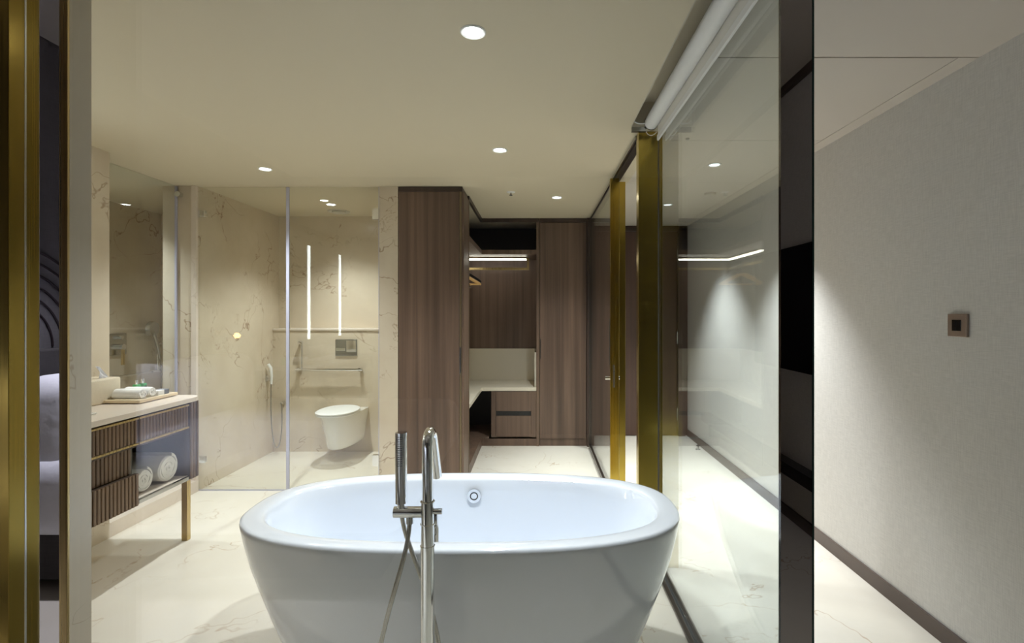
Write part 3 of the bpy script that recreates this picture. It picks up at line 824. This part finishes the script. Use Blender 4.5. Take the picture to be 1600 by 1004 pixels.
obj('frame', bm_box(-.052, -.003, CY, CY + .012, .093, .575), 'wood', du)
cc2 = thing('closet_counter', 'cream stone counter with upstand inside the closet', 'counter', (-.6, 5.5, .58))
obj('slab', bm_prism([(AX + .021, 4.353), (-.574, 4.353), (-.574, CY - .004), (BX - .001, CY - .004), (BX - .001, DY - .022), (AX + .021, DY - .022)], .580, .618, .002), 'quartz', cc2)
obj('backsplash', bm_box(AX + .04, BX - .02, DY - .036, DY - .0205, .619, .985), 'quartz', cc2)
obj('backsplash', bm_box(AX + .021, AX + .036, 4.353, DY - .037, .619, .985), 'quartz', cc2)
obj('side_upstand', bm_box(BX - .018, BX - .001, CY + .02, DY - .037, .619, .985), 'quartz', cc2)
obj('side_upstand', bm_box(-1.05, -.585, 4.353, 4.37, .619, .90), 'quartz', cc2)

hr = thing('hanging_rail', 'brass loop hanging rail with a lit upper bar', 'rail', (-.8, 5.4, 1.9))
RX, RY = -.80, 5.70
def loop(name, x0, x1, y0, y1, z0, z1, mat): return obj(name, bm_box(x0, x1, y0, y1, z0, z1, .001), mat, hr)
loop('upper_bar', RX - .018, -.105, RY - .018, RY + .018, 2.004, 2.014, 'brass_soft')
loop('led', RX - .01, -.112, RY - .012, RY + .012, 1.989, 2.0038, 'led')
loop('lower_bar', RX - .010, -.095, RY - .010, RY + .010, 1.880, 1.906, 'brass_soft')
loop('end_bar', -.105, -.080, RY - .012, RY + .012, 1.880, 2.014, 'brass_soft')
loop('upper_bar', RX - .018, RX + .018, 4.50, RY - .018, 2.004, 2.014, 'brass_soft')
loop('led', RX - .012, RX + .012, 4.52, RY - .03, 1.989, 2.0038, 'led')
loop('lower_bar', RX - .010, RX + .010, 4.50, RY - .010, 1.880, 1.906, 'brass_soft')
loop('end_bar', RX - .012, RX + .012, 4.478, 4.50, 1.880, 2.014, 'brass_soft')
for x, y in ((-.25, RY), (RX, 4.7)):
    loop('hanger_rod', x - .006, x + .006, y - .006, y + .006, 2.014, 2.0215, 'brass_soft')

def clothes_hanger(y, label, mat, bar, dz=0, w=.215):
    t = thing('clothes_hanger', label, 'hanger', (RX, y, 1.895), 'clothes hangers on the rail')
    hk = [(RX + .0195 * math.cos(a), y, 1.893 + .0195 * math.sin(a)) for a in [math.radians(q) for q in range(200, -91, -18)]]
    hk += [(RX, y, 1.86), (RX, y, 1.83 + dz)]
    obj('hook', bm_tube(hk, .0025, 8), 'chrome', t, True)
    zz = 1.825 + dz
    pts = [(RX - w, y, zz - .105), (RX - w * .9, y, zz - .088), (RX - w * .45, y, zz - .032), (RX - .02, y, zz), (RX + .02, y, zz), (RX + w * .45, y, zz - .032), (RX + w * .9, y, zz - .088), (RX + w, y, zz - .105)]
    obj('shoulder', bm_tube(pts, [.009, .012, .013, .013, .013, .013, .012, .009], 12), mat, t, True)
    if bar:
        obj('trouser_bar', bm_cyl((RX - w * .92, y, zz - .103), (RX + w * .92, y, zz - .103), .006, 12), mat, t, True)
        for s in (-1, 1):
            obj('clip', bm_box(RX + s * .10 - .012, RX + s * .10 + .012, y - .006, y + .006, zz - .14, zz - .10, .002), 'chrome', t)
    return t
clothes_hanger(5.40, 'pale wooden hanger with trouser bar in the closet', 'hanger', True, -.02)
clothes_hanger(5.56, 'black padded hanger behind the wooden hanger', 'black', False, .02, .20)
clothes_hanger(5.30, 'pale wooden hanger at the front end of the rail', 'hanger', True, -.02, .20)

rw = thing('corner_wardrobe', 'tall walnut wardrobe to the right of the closet niche', 'wardrobe', (.28, 5.7, 0))
obj('body', bm_box(.034, .53, CY + .02, DY, 0, H - .003), 'wood_dark', rw)
obj('door', bm_box(.037, .527, CY, CY + .02, .078, H - .045, .001), 'wood', rw)
obj('plinth', bm_box(.036, .53, CY + .008, CY + .02, 0, .075), 'wood', rw)
obj('cornice', bm_box(.034, .53, CY - .008, CY + .02, H - .042, H - .003), 'wood_dark', rw)
obj('filler_post', bm_box(.531, .605, CY - .04, DY, 0, H - .003, .001), 'wood_dark', rw)
obj('handle', bm_box(.040, .050, CY - .010, CY, .92, 1.13, .002), 'bronze', rw)

# ------------------------------------------------------------------ small fittings
sw = thing('light_switch', 'bronze framed light switch on the corridor wall', 'switch', (XR, 2.095, 1.3))
obj('frame', bm_box(XR - .012, XR - .0005, 2.05, 2.145, 1.303, 1.397, .002), 'switch_frame', sw)
rk = obj('rocker', bm_box(XR - .0145, XR - .012, 2.075, 2.097, 1.327, 1.373, .001), 'black', sw)
obj('rocker', bm_box(XR - .0145, XR - .012, 2.0985, 2.120, 1.327, 1.373, .001), 'black', sw)
ds = thing('door_stop', 'small steel door stop on the floor by the skirting', 'door stop', (1.66, 5.26, 0))
obj('base', bm_lathe([(0, .006), (.022, .006), (.025, .003), (.025, 0), (0, 0)], (1.66, 5.26, 0.0003), 20), 'steel', ds, True)
obj('post', bm_cyl((1.66, 5.26, .006), (1.66, 5.26, .035), .012, 18), 'steel', ds, True)
obj('bumper', bm_cyl((1.66, 5.26, .035), (1.66, 5.26, .045), .016, 18), 'rubber', ds, True)
spk = thing('fire_sprinkler', 'small white fire sprinkler in the ceiling before the closet', 'sprinkler', (-.21, 4.23, H - .03))
obj('rose', bm_lathe([(0, -.006), (.030, -.005), (.036, 0), (0, 0)], (-.21, 4.23, H), 28), 'white', spk, True)
obj('stem', bm_cyl((-.21, 4.23, H - .022), (-.21, 4.23, H - .006), .007, 12), 'steel', spk, True)
obj('deflector', bm_lathe([(0, -.028), (.014, -.028), (.014, -.025), (0, -.025)], (-.21, 4.23, H), 18), 'rubber', spk)
sm = tag(obj('smoke_detector', bm_lathe([(0, -.03), (.03, -.03), (.045, -.018), (.048, 0), (0, 0)], (1.45, 4.27, H), 32), 'ceiling2', None, True), 'round smoke detector on the corridor ceiling', 'smoke detector')
sn = tag(obj('ceiling_sensor', bm_lathe([(0, -.008), (.008, -.008), (.011, -.003), (.011, 0), (0, 0)], (.865, 2.93, H), 18), 'greybox', None, True), 'tiny dark ceiling sensor in the corridor access panel', 'sensor')

# ------------------------------------------------------------------ bedroom seen in reflections
bd = thing('bed', 'wide bed with white bedding, seen mirrored in the left strip', 'bed', (-1.7, -.95, 0))
obj('base', bm_box(-2.70, -.78, -1.85, -.08, .05, .32, .02), 'headboard', bd)
obj('mattress', bm_box(-2.70, -.72, -1.88, -.05, .32, .56, .05, 4), 'sheet', bd, True)
obj('duvet', bm_box(-2.62, -.66, -1.93, .0, .28, .68, .11, 6), 'sheet', bd, True)
for y in (-.45, -1.35):
    obj('pillow', bm_box(-2.66, -2.30, y - .40, y + .40, .50, 1.08, .12, 6), 'sheet', bd, True)
obj('headboard', bm_box(-2.80, -2.70, -2.1, .15, .05, 1.20, .01), 'headboard', bd)
ar = thing('wall_mural', 'dark concentric arcs on the grey wall above the bed', 'mural', (-2.80, -.5, 1.3))
for k in range(6):
    rr = .56 - .062 * k
    obj('arc', bm_tube([(-2.806, -.22 + rr * math.cos(a), 1.21 + rr * math.sin(a)) for a in (PI * j / 40 for j in range(41))], .006, 6), 'arc', ar)
tv = thing('television', 'large black television on the bedroom side of the wallpapered wall', 'television', (XR, -.7, 1.0))
obj('screen', bm_box(XR - .045, XR - .015, -1.45, 0.05, 1.02, 1.84, .004), 'black', tv)
obj('mount', bm_box(XR - .015, XR - .0005, -1.0, -.4, 1.25, 1.6), 'rubber', tv)
cs = thing('floating_ledge', 'thin black ledge on the wall below the television', 'ledge', (XR - .05, -1.0, .32))
obj('board', bm_box(XR - .09, XR - .0005, -2.6, .7, .33, .41, .003), 'black', cs)
wlp = thing('bedside_wall_lamp', 'warm glowing wall lamp beside the far bed pillow', 'lamp', (-2.70, -1.98, 1.15))
obj('backplate', bm_box(-2.8095, -2.795, -2.16, -1.96, 1.15, 1.25, .003), 'brass_soft', wlp)
obj('bracket', bm_cyl((-2.795, -2.06, 1.20), (-2.70, -2.06, 1.20), .008, 12), 'brass_soft', wlp, True)
obj('globe', bm_lathe([(0, -.025), (.014, -.021), (.024, -.007), (.024, .007), (.014, .021), (0, .025)], (-2.67, -2.06, 1.20), 20), 'warm_lamp', wlp, True)
